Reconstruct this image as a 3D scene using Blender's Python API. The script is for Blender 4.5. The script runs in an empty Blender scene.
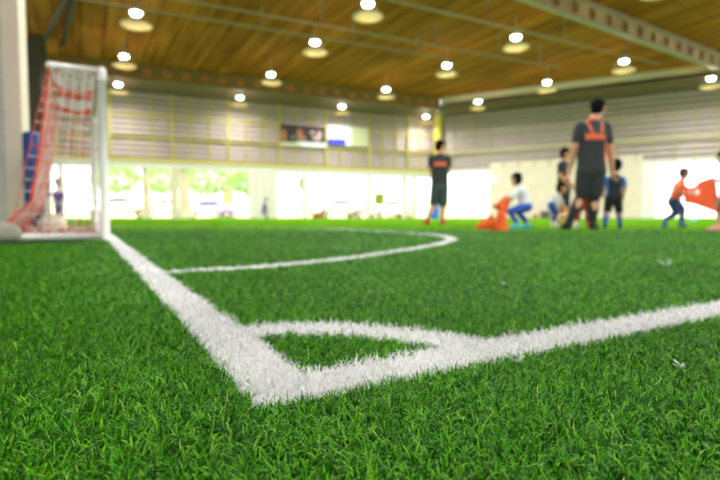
import bpy, bmesh, math, random
import numpy as np
from mathutils import Vector as V, Matrix
random.seed(7); rng = np.random.default_rng(7)
S = bpy.context.scene; C = S.collection
S.view_settings.view_transform = 'Standard'; S.view_settings.look = 'None'
S.view_settings.gamma = 1; S.view_settings.use_curve_mapping = False
S.view_settings.exposure = 0.0

# ---------------------------------------------------------------- camera
F = 489.0; CAM = V((0, 0, .18)); TH = math.atan(25 / F)
cd = bpy.data.cameras.new('camera'); cam = bpy.data.objects.new('camera', cd); C.objects.link(cam)
cam.location = CAM; cam.rotation_euler = (math.pi / 2 - TH, 0, 0)
cd.sensor_width = 36; cd.lens = F / 720 * 36; cd.clip_start = .02; cd.clip_end = 400
cd.dof.use_dof = True; cd.dof.focus_distance = .47; cd.dof.aperture_fstop = 4.6
S.camera = cam

def P(px, py, Y):
    """photo measurement to a place at forward distance Y"""
    u = (px - 360) / F; v = (240 - py) / F
    k = Y / (math.cos(TH) + v * math.sin(TH))
    return V((u * k, Y, CAM.z + k * (-math.sin(TH) + v * math.cos(TH))))

def lin(c):
    r = []
    for x in c:
        x /= 255
        r.append(x / 12.92 if x <= .04045 else ((x + .055) / 1.055) ** 2.4)
    return (*r, 1)

# ---------------------------------------------------------------- materials
MATS = {}
def mat(name, col, rough=.6, var=.12, scale=6.0, metal=0.0, emit=0.0, spec=.5, bump=0.0, sheen=0):
    if name in MATS: return MATS[name]
    m = bpy.data.materials.new(name); m.use_nodes = True; nt = m.node_tree; N = nt.nodes; L = nt.links
    b = N['Principled BSDF']; b.inputs['Roughness'].default_value = rough; b.inputs['Metallic'].default_value = metal
    b.inputs['Specular IOR Level'].default_value = spec
    tc = N.new('ShaderNodeTexCoord'); no = N.new('ShaderNodeTexNoise'); no.inputs['Scale'].default_value = scale
    no.inputs['Detail'].default_value = 4
    L.new(tc.outputs['Object'], no.inputs['Vector'])
    rp = N.new('ShaderNodeValToRGB'); c = lin(col)
    rp.color_ramp.elements[0].position = .3; rp.color_ramp.elements[1].position = .7
    rp.color_ramp.elements[0].color = (*[x * (1 - var) for x in c[:3]], 1)
    rp.color_ramp.elements[1].color = (*[min(1, x * (1 + var)) for x in c[:3]], 1)
    L.new(no.outputs['Fac'], rp.inputs['Fac']); L.new(rp.outputs['Color'], b.inputs['Base Color'])
    if emit:
        b.inputs['Emission Color'].default_value = c; b.inputs['Emission Strength'].default_value = emit
    if bump:
        bp = N.new('ShaderNodeBump'); bp.inputs['Strength'].default_value = bump
        L.new(no.outputs['Fac'], bp.inputs['Height']); L.new(bp.outputs['Normal'], b.inputs['Normal'])
    MATS[name] = m; return m

def blade_mat(name, stops, transl=.25, rough=.45, spec=.4):
    m = bpy.data.materials.new(name); m.use_nodes = True; nt = m.node_tree; N = nt.nodes; L = nt.links
    b = N['Principled BSDF']; b.inputs['Roughness'].default_value = rough; b.inputs['Specular IOR Level'].default_value = spec
    g = N.new('ShaderNodeNewGeometry'); rp = N.new('ShaderNodeValToRGB'); cr = rp.color_ramp
    while len(cr.elements) < len(stops): cr.elements.new(.5)
    for e, (p, c) in zip(cr.elements, stops): e.position = p; e.color = lin(c)
    L.new(g.outputs['Random Per Island'], rp.inputs['Fac'])
    # slow drift of tone over the pitch
    tc = N.new('ShaderNodeTexCoord'); no = N.new('ShaderNodeTexNoise'); no.inputs['Scale'].default_value = 2.2
    no.inputs['Detail'].default_value = 2
    L.new(tc.outputs['Object'], no.inputs['Vector'])
    mr = N.new('ShaderNodeMapRange'); mr.inputs['From Min'].default_value = .3; mr.inputs['From Max'].default_value = .7
    mr.inputs['To Min'].default_value = .86; mr.inputs['To Max'].default_value = 1.14
    L.new(no.outputs['Fac'], mr.inputs['Value'])
    mx = N.new('ShaderNodeMix'); mx.data_type = 'RGBA'; mx.blend_type = 'MULTIPLY'; mx.inputs['Factor'].default_value = 1
    L.new(rp.outputs['Color'], mx.inputs['A']); L.new(mr.outputs['Result'], mx.inputs['B'])
    L.new(mx.outputs['Result'], b.inputs['Base Color'])
    t = N.new('ShaderNodeBsdfTranslucent'); L.new(mx.outputs['Result'], t.inputs['Color'])
    ms = N.new('ShaderNodeMixShader'); ms.inputs['Fac'].default_value = transl
    L.new(b.outputs['BSDF'], ms.inputs[1]); L.new(t.outputs['BSDF'], ms.inputs[2])
    L.new(ms.outputs['Shader'], N['Material Output'].inputs['Surface'])
    return m

def plank_mat(name):
    m = bpy.data.materials.new(name); m.use_nodes = True; nt = m.node_tree; N = nt.nodes; L = nt.links
    b = N['Principled BSDF']; b.inputs['Roughness'].default_value = .85; b.inputs['Specular IOR Level'].default_value = .1
    tc = N.new('ShaderNodeTexCoord'); mp = N.new('ShaderNodeMapping'); mp.inputs['Rotation'].default_value = (0, 0, math.pi / 2)
    L.new(tc.outputs['Object'], mp.inputs['Vector'])
    br = N.new('ShaderNodeTexBrick'); br.inputs['Scale'].default_value = 1
    br.inputs['Brick Width'].default_value = 4.6; br.inputs['Row Height'].default_value = .8
    br.inputs['Mortar Size'].default_value = .022; br.inputs['Mortar Smooth'].default_value = .3
    br.inputs['Color1'].default_value = lin((192, 124, 58)); br.inputs['Color2'].default_value = lin((168, 104, 42))
    br.inputs['Mortar'].default_value = lin((82, 54, 16))
    L.new(mp.outputs['Vector'], br.inputs['Vector'])
    no = N.new('ShaderNodeTexNoise'); no.inputs['Scale'].default_value = 1.3; no.inputs['Detail'].default_value = 5
    mp2 = N.new('ShaderNodeMapping'); mp2.inputs['Scale'].default_value = (2.4, .2, 1)
    L.new(tc.outputs['Object'], mp2.inputs['Vector']); L.new(mp2.outputs['Vector'], no.inputs['Vector'])
    rp = N.new('ShaderNodeValToRGB'); rp.color_ramp.elements[0].color = (.55, .5, .42, 1); rp.color_ramp.elements[1].color = (1.15, 1.1, 1.0, 1)
    rp.color_ramp.elements[0].position = .3; rp.color_ramp.elements[1].position = .7
    L.new(no.outputs['Fac'], rp.inputs['Fac'])
    mx = N.new('ShaderNodeMix'); mx.data_type = 'RGBA'; mx.blend_type = 'MULTIPLY'; mx.inputs['Factor'].default_value = 1
    L.new(br.outputs['Color'], mx.inputs['A']); L.new(rp.outputs['Color'], mx.inputs['B'])
    L.new(mx.outputs['Result'], b.inputs['Base Color'])
    return m

WHITE = mat('white_paint', (238, 236, 228), .35, .04)
WHITE2 = mat('off_white', (236, 232, 222), .6, .05)
CREAM = mat('cream_paint', (232, 216, 194), .6, .05, 1.5)
YEL = mat('yellow_steel', (205, 186, 92), .45, .08)
LOUV = mat('louvre_sheet', (206, 186, 182), .5, .05, 2)
LOUVG = mat('louvre_gap', (134, 122, 112), .6, .06, 2)
GREYST = mat('grey_steel', (164, 148, 130), .4, .08)
RAFT = mat('brown_beam', (134, 106, 46), .6, .15, 2)
RUST = mat('rust_orange', (186, 122, 46), .6, .2, 3)
DARKST = mat('dark_steel', (66, 60, 46), .6, .15)
SKIN = mat('skin', (216, 160, 124), .5, .05, 20)
SKIN2 = mat('skin_tan', (198, 136, 100), .5, .05, 20)
HAIR = mat('black_hair', (14, 12, 13), .9, .3, 60, spec=.15)
HAIRG = mat('cropped_hair', (58, 56, 58), .6, .3, 60)
EYE = mat('eye', (30, 22, 18), .2); LIP = mat('lips', (176, 96, 84), .4)
BLACKC = mat('black_cloth', (46, 49, 52), .75, .1, 30)
BLACKD = mat('deep_black_cloth', (26, 27, 30), .75, .1, 30)
ORNG = mat('orange_cloth', (244, 108, 60), .6, .06, 20)
WHITEC = mat('white_cloth', (232, 234, 236), .7, .05, 20)
ORANGEP = mat('orange_plastic', (255, 96, 40), .4, .05, 8)
BLUE = mat('royal_blue_cloth', (36, 84, 190), .65, .08, 20)
LBLUE = mat('bright_blue_cloth', (46, 120, 226), .65, .08, 20)
def soft_mat(name, col, tr): return blade_mat(name, [(0, col), (1, col)], tr, .6, .2)
BIBO = soft_mat('orange_bib_cloth', (255, 132, 84), .5)
ORANGEP = soft_mat('orange_soft_plastic', (255, 126, 66), .35)
NAVY = mat('navy_cloth', (30, 36, 58), .7, .1, 20)
NAVY2 = mat('navy_blue_cloth', (34, 62, 118), .7, .1, 20)
PURP = mat('violet_blue_cloth', (70, 62, 170), .65, .08, 20)
CYAN = mat('turquoise', (70, 190, 205), .5, .06, 20)
REDC = mat('brick_red_cloth', (176, 52, 40), .65, .1, 20)
REDS = mat('red_shoe', (196, 40, 44), .45, .08, 20)
PINK = mat('pink_shoe', (240, 150, 140), .5, .06, 20)
YELB = mat('yellow_ball', (250, 200, 20), .4, .03, 10)

# ---------------------------------------------------------------- object helpers
def tag(o, label=None, cat=None, group=None, kind=None):
    if label: o['label'] = label
    if cat: o['category'] = cat
    if group: o['group'] = group
    if kind: o['kind'] = kind
    return o

def empty(name, loc, label=None, cat=None, group=None, kind=None, rz=0):
    o = bpy.data.objects.new(name, None); C.objects.link(o); o.location = loc; o.rotation_euler = (0, 0, rz)
    o.empty_display_size = .2
    return tag(o, label, cat, group, kind)

def obj(name, bm, mats, parent=None, smooth=False, world=True):
    """bm in world coordinates when world (then moved into the parent's frame), else local"""
    me = bpy.data.meshes.new(name)
    if isinstance(bm, bmesh.types.BMesh): bm.to_mesh(me); bm.free()
    else: me = bm; me.name = name
    o = bpy.data.objects.new(name, me); C.objects.link(o)
    for m in (mats if isinstance(mats, (list, tuple)) else [mats]): me.materials.append(m)
    if parent:
        o.parent = parent
        if world:
            M = Matrix.Identity(4); p = parent; chain = []
            while p: chain.append(p); p = p.parent
            for p in reversed(chain): M = M @ Matrix.Translation(p.location) @ p.rotation_euler.to_matrix().to_4x4()
            me.transform(M.inverted())
    if smooth:
        for p in me.polygons: p.use_smooth = True
    return o

def nb(): return bmesh.new()

def obox(bm, o, ex, ey, ez, r):
    """box in a frame o + a*ex + b*ey + c*ez, r=(a0,a1,b0,b1,c0,c1)"""
    vs = [bm.verts.new(o + ex * a + ey * b + ez * c) for a in r[0:2] for b in r[2:4] for c in r[4:6]]
    fs = []
    for f in ((0, 1, 3, 2), (4, 6, 7, 5), (0, 4, 5, 1), (2, 3, 7, 6), (0, 2, 6, 4), (1, 5, 7, 3)):
        fs.append(bm.faces.new([vs[i] for i in f]))
    return fs
X_, Y_, Z_ = V((1, 0, 0)), V((0, 1, 0)), V((0, 0, 1)); O_ = V((0, 0, 0))
def box(bm, x0, x1, y0, y1, z0, z1): return obox(bm, O_, X_, Y_, Z_, (x0, x1, y0, y1, z0, z1))

def tube(bm, pts, r, n=8, mi=0, caps=True):
    pts = [V(p) for p in pts]; rings = []
    rr = r if isinstance(r, (list, tuple)) else [r] * len(pts)
    for i, p in enumerate(pts):
        d = (pts[min(i + 1, len(pts) - 1)] - pts[max(i - 1, 0)]).normalized()
        a = d.cross(Z_ if abs(d.z) < .9 else X_).normalized(); b = d.cross(a)
        rings.append([bm.verts.new(p + (a * math.cos(2 * math.pi * k / n) + b * math.sin(2 * math.pi * k / n)) * rr[i]) for k in range(n)])
    for i in range(len(rings) - 1):
        for k in range(n):
            f = bm.faces.new((rings[i][k], rings[i][(k + 1) % n], rings[i + 1][(k + 1) % n], rings[i + 1][k])); f.material_index = mi
            f.smooth = n > 4
    if caps and n > 2:
        bm.faces.new(rings[0]).material_index = mi; bm.faces.new(list(reversed(rings[-1]))).material_index = mi

def lathe(bm, base, axis, prof, n=20, mi=0):
    axis = axis.normalized(); a = axis.cross(Z_ if abs(axis.z) < .9 else X_).normalized(); b = axis.cross(a); R = []
    for (h, r) in prof:
        R.append([bm.verts.new(base + axis * h + (a * math.cos(2 * math.pi * k / n) + b * math.sin(2 * math.pi * k / n)) * max(r, 1e-4)) for k in range(n)])
    for i in range(len(R) - 1):
        for k in range(n):
            f = bm.faces.new((R[i][k], R[i][(k + 1) % n], R[i + 1][(k + 1) % n], R[i + 1][k])); f.material_index = mi; f.smooth = True
    bm.faces.new(R[0]).material_index = mi; bm.faces.new(list(reversed(R[-1]))).material_index = mi

_ico = None
def ico_pts():
    global _ico
    if _ico is None:
        b = nb(); bmesh.ops.create_icosphere(b, subdivisions=2, radius=1); _ico = [v.co.copy() for v in b.verts]; b.free()
    return _ico

def hull(bm, spheres):
    vs = []
    for c, r in spheres:
        rv = r if isinstance(r, (tuple, list)) else (r, r, r)
        for p in ico_pts(): vs.append(bm.verts.new(V(c) + V((p.x * rv[0], p.y * rv[1], p.z * rv[2]))))
    res = bmesh.ops.convex_hull(bm, input=vs)
    junk = [g for g in res['geom_interior'] if isinstance(g, bmesh.types.BMVert)]
    if junk: bmesh.ops.delete(bm, geom=junk, context='VERTS')

def solid(hulls, voxel=.007, smooth=4):
    """one continuous closed surface grown around groups of tapered volumes"""
    bm = nb()
    for h in hulls: hull(bm, h)
    me = bpy.data.meshes.new('tmp'); bm.to_mesh(me); bm.free()
    o = bpy.data.objects.new('tmp', me); C.objects.link(o)
    r = o.modifiers.new('r', 'REMESH'); r.mode = 'VOXEL'; r.voxel_size = voxel; r.use_smooth_shade = True
    if smooth:
        s = o.modifiers.new('s', 'SMOOTH'); s.factor = .5; s.iterations = smooth
    dg = bpy.context.evaluated_depsgraph_get(); dg.update()
    out = bpy.data.meshes.new_from_object(o.evaluated_get(dg))
    bpy.data.objects.remove(o); bpy.data.meshes.remove(me); out.materials.clear()
    for p in out.polygons: p.use_smooth = True
    return out

# ================================================================ SETTING
ZG = -.0125                                   # soil of the turf; the fibre tips end about z = 0
fl = nb()
ys = [-12, 0, 6.0, 8.6, 10.2, 36]; zs = [ZG, ZG, ZG, ZG, -.004, -.004]
for i in range(len(ys) - 1):
    a = [fl.verts.new((x, ys[j], zs[j])) for j in (i, i + 1) for x in (-22, 26)]
    fl.faces.new((a[0], a[1], a[3], a[2]))
bmesh.ops.remove_doubles(fl, verts=fl.verts, dist=1e-5)
fm = bpy.data.materials.new('turf_base'); fm.use_nodes = True
N = fm.node_tree.nodes; L = fm.node_tree.links; b = N['Principled BSDF']; b.inputs['Roughness'].default_value = .55
b.inputs['Specular IOR Level'].default_value = 0
tc = N.new('ShaderNodeTexCoord'); n1 = N.new('ShaderNodeTexNoise'); n1.inputs['Scale'].default_value = 14; n1.inputs['Detail'].default_value = 6
L.new(tc.outputs['Object'], n1.inputs['Vector'])
rp = N.new('ShaderNodeValToRGB'); rp.color_ramp.elements[0].position = .35; rp.color_ramp.elements[1].position = .65
rp.color_ramp.elements[0].color = lin((84, 138, 22)); rp.color_ramp.elements[1].color = lin((106, 156, 36))
L.new(n1.outputs['Fac'], rp.inputs['Fac']); L.new(rp.outputs['Color'], b.inputs['Base Color'])
INFILL = mat('rubber_infill', (34, 74, 16), .9, .4, 60, spec=.1)
for f_ in fl.faces: f_.material_index = 1 if f_.calc_center_median().y < 5 else 0
tag(obj('floor', fl, [fm, INFILL]), 'green artificial turf pitch running back to the far walls', 'floor', kind='structure')

# walls: straight lines on plan measured from the photograph
def norm(v): v = V(v); return v.normalized()
LE = norm((.919, .395, 0)); LN = V((LE.y, -LE.x, 0)); L0 = V((-5.5, 28, 0))
K0 = V((4.97, 32.5, 0)); RE = norm((.865, -.5016, 0)); RN = V((RE.y, -RE.x, 0))
def along(o, e, px):
    r = (px - 360) / F
    return (r * o.y - o.x) / (e.x - r * e.y)
TL = lambda px: along(L0, LE, px)
TR = lambda px: along(K0, RE, px)
tK = (K0 - L0).dot(LE)
tA, tB = TL(-60), TR(1000)
ZW = 6.5
def louvre_wall(name, o, e, n, t0, t1, z0, z1, pitch):
    bm = nb(); z = z0; k = 0
    fs = obox(bm, o, e, n, Z_, (t0, t1, -.16, -.1, z0, z1))
    for f in fs: f.material_index = 1
    while z < z1 - .03:
        zz = min(z + pitch * .62, z1)
        # a slat: leaning sheet
        q = [o + e * t + n * d + Z_ * h for t in (t0, t1) for d, h in ((-.1, z), (-.01, z + .02), (-.06, zz), (-.1, zz))]
        v = [bm.verts.new(p) for p in q]
        for i in range(4):
            j = (i + 1) % 4
            bm.faces.new((v[i], v[j], v[4 + j], v[4 + i]))
        bm.faces.new(v[0:4]); bm.faces.new(v[7:3:-1])
        z += pitch
    return tag(obj(name, bm, [LOUV, LOUVG]), kind='structure')
wl = louvre_wall('wall_left', L0, LE, LN, tA, tK + .06, 3.0, ZW + .08, .27)
wr = louvre_wall('wall_right', K0, RE, RN, -.06, tB, 3.05, ZW + .2, .30)
tag(wl, 'slatted pale upper wall with yellow grid standing above the open bays', 'wall')
tag(wr, 'slatted pale upper wall meeting the yellow corner post above a cream panel', 'wall')
def part_box(name, parent, o, e, n, r, m):
    bm = nb(); obox(bm, o, e, n, Z_, r); return obj(name, bm, m, parent)
thick = [-40, 15, 60, 112.5, 173.8, 229.5, 280, 326, 369, 407.5]
thin = [30, 45, 78, 95, 132.5, 153, 192.5, 211, 247, 263.8, 296, 311, 340, 355, 382, 395, 419]
for px in thick: t = TL(px); part_box('post', wl, L0, LE, LN, (t - .055, t + .055, -.005, .13, 3.0, ZW), YEL)
for px in thin: t = TL(px); part_box('mullion', wl, L0, LE, LN, (t - .035, t + .035, -.005, .06, 3.0, ZW), YEL)
for z, h in ((3.02, .09), (4.19, .038), (5.34, .035)):
    part_box('rail', wl, L0, LE, LN, (tA, tK, 0, .1, z - h, z + h), YEL)
DULL = mat('dull_olive_steel', (184, 168, 136), .5, .06)
for px in (453, 473.5, 488, 503, 518, 533, 548, 562, 580, 598, 616, 634, 652, 672, 692, 712, 735, 760, 790, 825, 865):
    t = TR(px); part_box('mullion', wr, K0, RE, RN, (t - .05, t + .05, -.005, .06, 3.05, ZW), DULL)
part_box('rail', wr, K0, RE, RN, (0, tB, 0, .12, 4.08, 4.36), DULL)
part_box('rail', wr, K0, RE, RN, (0, tB, 0, .07, 5.34, 5.44), DULL)
# lintels, corner post, bays
bm = nb(); obox(bm, L0, LE, LN, Z_, (tA, tK, -.5, .02, 2.62, 2.93)); tag(obj('trim_1', bm, WHITE2), 'white lintel under the yellow grid', 'trim', kind='structure')
bm = nb(); obox(bm, K0, RE, RN, Z_, (0, tB, -.3, 0, 2.9, 3.06)); tag(obj('trim_2', bm, WHITE2), 'white lintel over the bays beside the cream panel', 'trim', kind='structure')
bm = nb(); tube(bm, [K0 + LN * .35 + Z_ * -.004 + RN * .1, K0 + LN * .35 + RN * .1 + Z_ * 6.9], .3, 16)
tag(obj('corner_pillar', bm, YEL, smooth=False), 'round yellow post in the corner where both slatted walls meet', 'pillar', kind='structure')
def bay_post(px0, px1, label, m=CREAM, spread=0.0, z1=2.62, d=.3):
    t0, t1 = TL(px0), TL(px1); bm = nb(); v = []
    for z, s in ((-.004, spread), (z1, 0)):
        for t, q in ((t0 - s * .2, -d), (t1 + s, -d), (t1 + s, 0), (t0 - s * .2, 0)): v.append(bm.verts.new(L0 + LE * t + LN * q + Z_ * z))
    bm.faces.new(v[3::-1]); bm.faces.new(v[4:])
    for i in range(4): j = (i + 1) % 4; bm.faces.new((v[i], v[j], v[4 + j], v[4 + i]))
    return bm
bays = [(142.8, 149.5, .16, 'tapering cream curtain tied beside the second bay'), (179.5, 190, .12, 'cream curtain drawn beside the flat bay post'),]
CURT = blade_mat('cream_curtain', [(0, (236, 226, 200)), (1, (240, 230, 206))], .55, .8, .1)
for a, b_, sp, lb in bays:
    # gathered curtain with folds
    t0, t1 = TL(a), TL(b_); bm = nb(); n = 24; R = []
    for z, s in ((0.0, sp), (1.2, sp * .4), (2.62, 0)):
        row = []
        for i in range(n + 1):
            t = t0 + (t1 + s - t0) * i / n
            row.append(bm.verts.new(L0 + LE * t + LN * (-.12 + .07 * math.sin(i * 1.6)) + Z_ * z))
        R.append(row)
    for r0, r1 in zip(R, R[1:]):
        for i in range(n): bm.faces.new((r0[i], r0[i + 1], r1[i + 1], r1[i])).smooth = True
    tag(obj('curtain', bm, CURT), lb, 'curtain', 'curtains in the open bays')
posts = [(171, 179, 'flat cream bay post beside the drawn curtain'), (303, 307, 'slim bay post beside the pale green hanging'), (367.5, 371, 'slim bay post in the middle of the bright bays'),
         (404, 407, 'slim bay post with a second close on its side'), (413.5, 416.5, 'slim bay post nearest the corner coach'), (60, 64, 'slim bay post seen through the goal')]
for a, b_, lb in posts:
    tag(obj('bay_pillar', bay_post(a, b_, lb), CREAM), lb, 'pillar', kind='structure')
bm = nb(); obox(bm, L0, LE, LN, Z_, (TL(249), TL(278), -.1, 0, -.004, 2.62)); o = tag(obj('wall_panel', bm, WHITE2), 'wide white wall panel between bays behind the distant child', 'wall', kind='structure')
for px in (250, 257, 264, 271, 277): part_box('rib', o, L0, LE, LN, (TL(px) - .03, TL(px) + .03, 0, .04, 0, 2.62), CREAM)
bm = nb(); obox(bm, L0, LE, LN, Z_, (tA, TL(48), -.1, 0, -.004, 2.62)); tag(obj('wall_panel', bm, WHITE2), 'white wall panel behind the goal net', 'wall', kind='structure')
# right wall lower panels
bm = nb(); obox(bm, K0, RE, RN, Z_, (TR(489), TR(641), -.12, .06, -.004, 3.38)); o = tag(obj('wall_panel', bm, CREAM), 'cream lower wall panel between the two wide right bays', 'wall', kind='structure')
for px in (500, 512, 524, 545, 570, 600, 622): part_box('rib', o, K0, RE, RN, (TR(px) - .02, TR(px) + .02, .06, .08, 0, 3.38), CREAM)
bm = nb(); obox(bm, K0, RE, RN, Z_, (TR(641), TR(655), -.12, .05, -.004, 3.06)); tag(obj('door_1', bm, WHITE), 'white sliding door leaf at the edge of the bright bay', 'door', kind='structure')
bm = nb(); obox(bm, K0, RE, RN, Z_, (TR(860), tB, -.12, .05, -.004, 3.06)); tag(obj('wall_panel', bm, CREAM), 'cream panel past the second bay', 'wall', kind='structure')

# perimeter beams and ceilings
BL = L0 + LN * 3.0; BR = K0 + RN * 3.0
def isect(p, d, q, e):
    den = d.x * e.y - d.y * e.x; w = q - p
    return p + d * ((w.x * e.y - w.y * e.x) / den)
BC = isect(BL, LE, BR, RE); tC = (BC - BL).dot(LE)
ZC = 7.05
def cell_beam(name, a, b_, z0, z1, r, pitch, mats, label, flange=.09, wall=True):
    """castellated steel beam: web with round openings, backing sheet, two flanges"""
    e = (b_ - a); Ln = e.length; e.normalize(); n = V((e.y, -e.x, 0)); bm = nb(); k = int(Ln / pitch); zm = (z0 + z1) / 2; w = pitch / 2; q = 16
    for i in range(k):
        c = a + e * (pitch * (i + .5)); fr, bk = [], []
        for s, lst in ((.02, fr), (-.02, bk)):
            outer, inner = [], []
            for j in range(q):
                an = 2 * math.pi * j / q + math.pi / q; cx, cz = math.cos(an), math.sin(an); m = max(abs(cx), abs(cz))
                outer.append(bm.verts.new(c + e * (cx / m * w) + n * s + Z_ * (zm + cz / m * (z1 - z0) / 2)))
                inner.append(bm.verts.new(c + e * (cx * r) + n * s + Z_ * (zm + cz * r)))
            lst.extend([outer, inner])
            for j in range(q): bm.faces.new((outer[j], outer[(j + 1) % q], inner[(j + 1) % q], inner[j]))
        for j in range(q): bm.faces.new((fr[1][j], fr[1][(j + 1) % q], bk[1][(j + 1) % q], bk[1][j]))
    root = empty(name, a, label, 'beam', kind='structure')
    obj('web', bm, mats[0], root)
    for z in (z0, z1):
        bm = nb(); obox(bm, a, e, n, Z_, (0, Ln, -flange, flange, z - .04, z + .04)); obj('flange', bm, mats[2], root)
    bm = nb(); obox(bm, a, e, n, Z_, (0, Ln, -.1, -.06, z0, z1)); obj('backing_sheet', bm, mats[1], root)
    return root
cell_beam('beam', BL + LE * (tA - 1), BC, 6.42, 7.0, .215, .85, (RAFT, RUST, RAFT), 'brown beam with a row of round orange openings along the left hall side')
A_ = norm((-.48806, .8728, 0)); T_ = norm((.8725, .4886, 0))
a1 = V((4.2, 14.15, 0)); d1 = norm((11.8, 7.55, 0))
RAFT2 = mat('pale_rust_beam', (176, 150, 108), .6, .2, 1.2)
cell_beam('beam', a1 - d1 * 6, a1 + d1 * 17.5, 6.42, 7.02, .2, .95, (RAFT2, mat('tan_sheet', (156, 112, 58), .6, .15, 3), GREYST), 'rusty roof beam with grey lower flange crossing overhead toward the right wall', .1)
bm = nb(); obox(bm, BC, RE, RN, Z_, (0, tB, -.3, 0, 6.62, 7.16)); tag(obj('beam', bm, CREAM), 'long pale fascia beam in front of the right slatted wall', 'beam', kind='structure')
PL = plank_mat('ceiling_planks')
# main ceiling, in a frame turned with the pitch so that the planks run with the goal line
def ceil_obj(name, pts, z, m, label):
    root_ang = math.atan2(T_.y, T_.x); bm = nb(); vs = [bm.verts.new((p.x, p.y, z)) for p in pts]; top = [bm.verts.new((p.x, p.y, z + .12)) for p in pts]
    bm.faces.new(vs); bm.faces.new(list(reversed(top)))
    for i in range(len(vs)):
        j = (i + 1) % len(vs); bm.faces.new((vs[j], vs[i], top[i], top[j]))
    bmesh.ops.recalc_face_normals(bm, faces=bm.faces)
    o = obj(name, bm, m); o.rotation_euler = (0, 0, root_ang); o.data.transform(Matrix.Rotation(-root_ang, 4, 'Z'))
    return tag(o, label, 'ceiling', kind='structure')
bl0 = BL + LE * (tA - 3); br1 = BC + RE * (tB + 2)
ceil_obj('ceiling', [V((bl0.x, -12, 0)), V((br1.x, -12, 0)), br1, BC, bl0], ZC, PL, 'golden brown boarded ceiling over the whole pitch')
SOFF = mat('aisle_soffit', (124, 102, 84), .6, .12, 1)
SOFF2 = mat('aisle_soffit_olive', (122, 98, 78), .6, .12, 1)
ceil_obj('ceiling_aisle', [L0 + LE * (tA - 3) - LN * .2, BL + LE * (tA - 3) - LN * .3, BC - LN * .3, L0 + LE * tK - LN * .2], 6.52, SOFF, 'low greyish ceiling strip above the left slatted wall')
ceil_obj('ceiling_aisle', [K0 - RN * .2, BC, br1, K0 + RE * (tB + 2) - RN * .2], 6.62, SOFF2, 'low olive ceiling strip behind the pale fascia beam')

# conduits with hangers below the boards
def conduit(p0, p1, label, drops):
    root = empty('conduit', p0, label, 'conduit', 'thin conduits under the ceiling')
    bm = nb(); tube(bm, [p0, p1], .03, 8); obj('pipe', bm, GREYST, root)
    for k in drops:
        q = p0 + (p1 - p0) * k; bm = nb(); tube(bm, [q, V((q.x, q.y, ZC))], .02, 6); obj('hanger', bm, GREYST, root)
for (pxa, pya, pxb, pyb, z, lb, dr) in (
        (182, 0, 560, 68, 6.2, 'long thin grey conduit crossing between the second and third lamp rows', (.35, .62, .8, .93)),
        (100, 2, 445, 58, 6.35, 'thin grey conduit running just before the brown beam', (.2, .45, .7, .9)),
        (392, 0, 660, 64, 6.2, 'thin grey conduit running under the rusty roof beam lamps', (.12, .35, .6, .85))):
    q0 = P(pxa, pya, 10); q1 = P(pxb, pyb, 10)
    ya = 10 * (z - .18) / (q0.z - .18); yb = 10 * (z - .18) / (q1.z - .18)
    a, b_ = P(pxa, pya, ya), P(pxb, pyb, yb); d = (b_ - a)
    conduit(a - d * .1, b_, lb, dr)

# left side: column, wall, brace, dark pillar
bm = nb(); box(bm, -4.765, -4.53, 6.62, 6.77, -.01, 7.0); tag(obj('pillar_left', bm, CREAM), 'tall cream square pillar rising behind the goal net at the picture edge', 'pillar', kind='structure')
bm = nb(); box(bm, -10, -4.77, 6.68, 6.83, -.01, 7.0); tag(obj('wall_side', bm, mat('grey_plaster', (206, 206, 196), .8, .12, 3, bump=.3)), 'pale grey plaster side wall past the cream pillar', 'wall', kind='structure')
bm = nb(); box(bm, -12.75, -12.15, 18.9, 19.3, -.004, 6.95); tag(obj('pillar_far', bm, DARKST), 'dark steel column behind the goal', 'pillar', kind='structure')
for a, b_, lb in ((V((-12.2, 19, 6.6)), V((-8.9, 15.4, 7.0)), 'dark ceiling brace above the dark column'), (V((-11.7, 19.6, 6.85)), V((-8.75, 15.4, 7.0)), 'dark ceiling brace nearer the goal crossbar')):
    bm = nb(); tube(bm, [a, b_], .08, 8); tag(obj('ceiling_beam', bm, DARKST), lb, 'beam', kind='structure')

BACK = mat('back_wall_sheet', (176, 172, 150), .7, .06, 1)
bm = nb(); box(bm, -22, 26, -12.3, -12, 3.0, 7.1); tag(obj('wall_back', bm, BACK), 'plain upper wall over open bays behind the near touchline', 'wall', kind='structure')
bm = nb(); box(bm, 25.7, 26, -12, 14, 3.0, 7.1); tag(obj('wall_end', bm, BACK), 'plain end wall far to the side of the pitch', 'wall', kind='structure')
bm = nb(); box(bm, -22.3, -22, -12, 19, 3.0, 7.1); tag(obj('wall_end', bm, BACK), 'plain end wall behind the goal side', 'wall', kind='structure')
# ================================================================ GROUND OUTSIDE
bm = nb(); box(bm, -90, 90, 20, 120, -.3, -.05)
tag(obj('ground', bm, mat('concrete', (206, 200, 192), .85, .05, .6)), 'bright concrete yard outside the bays', 'ground', kind='structure')

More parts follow.
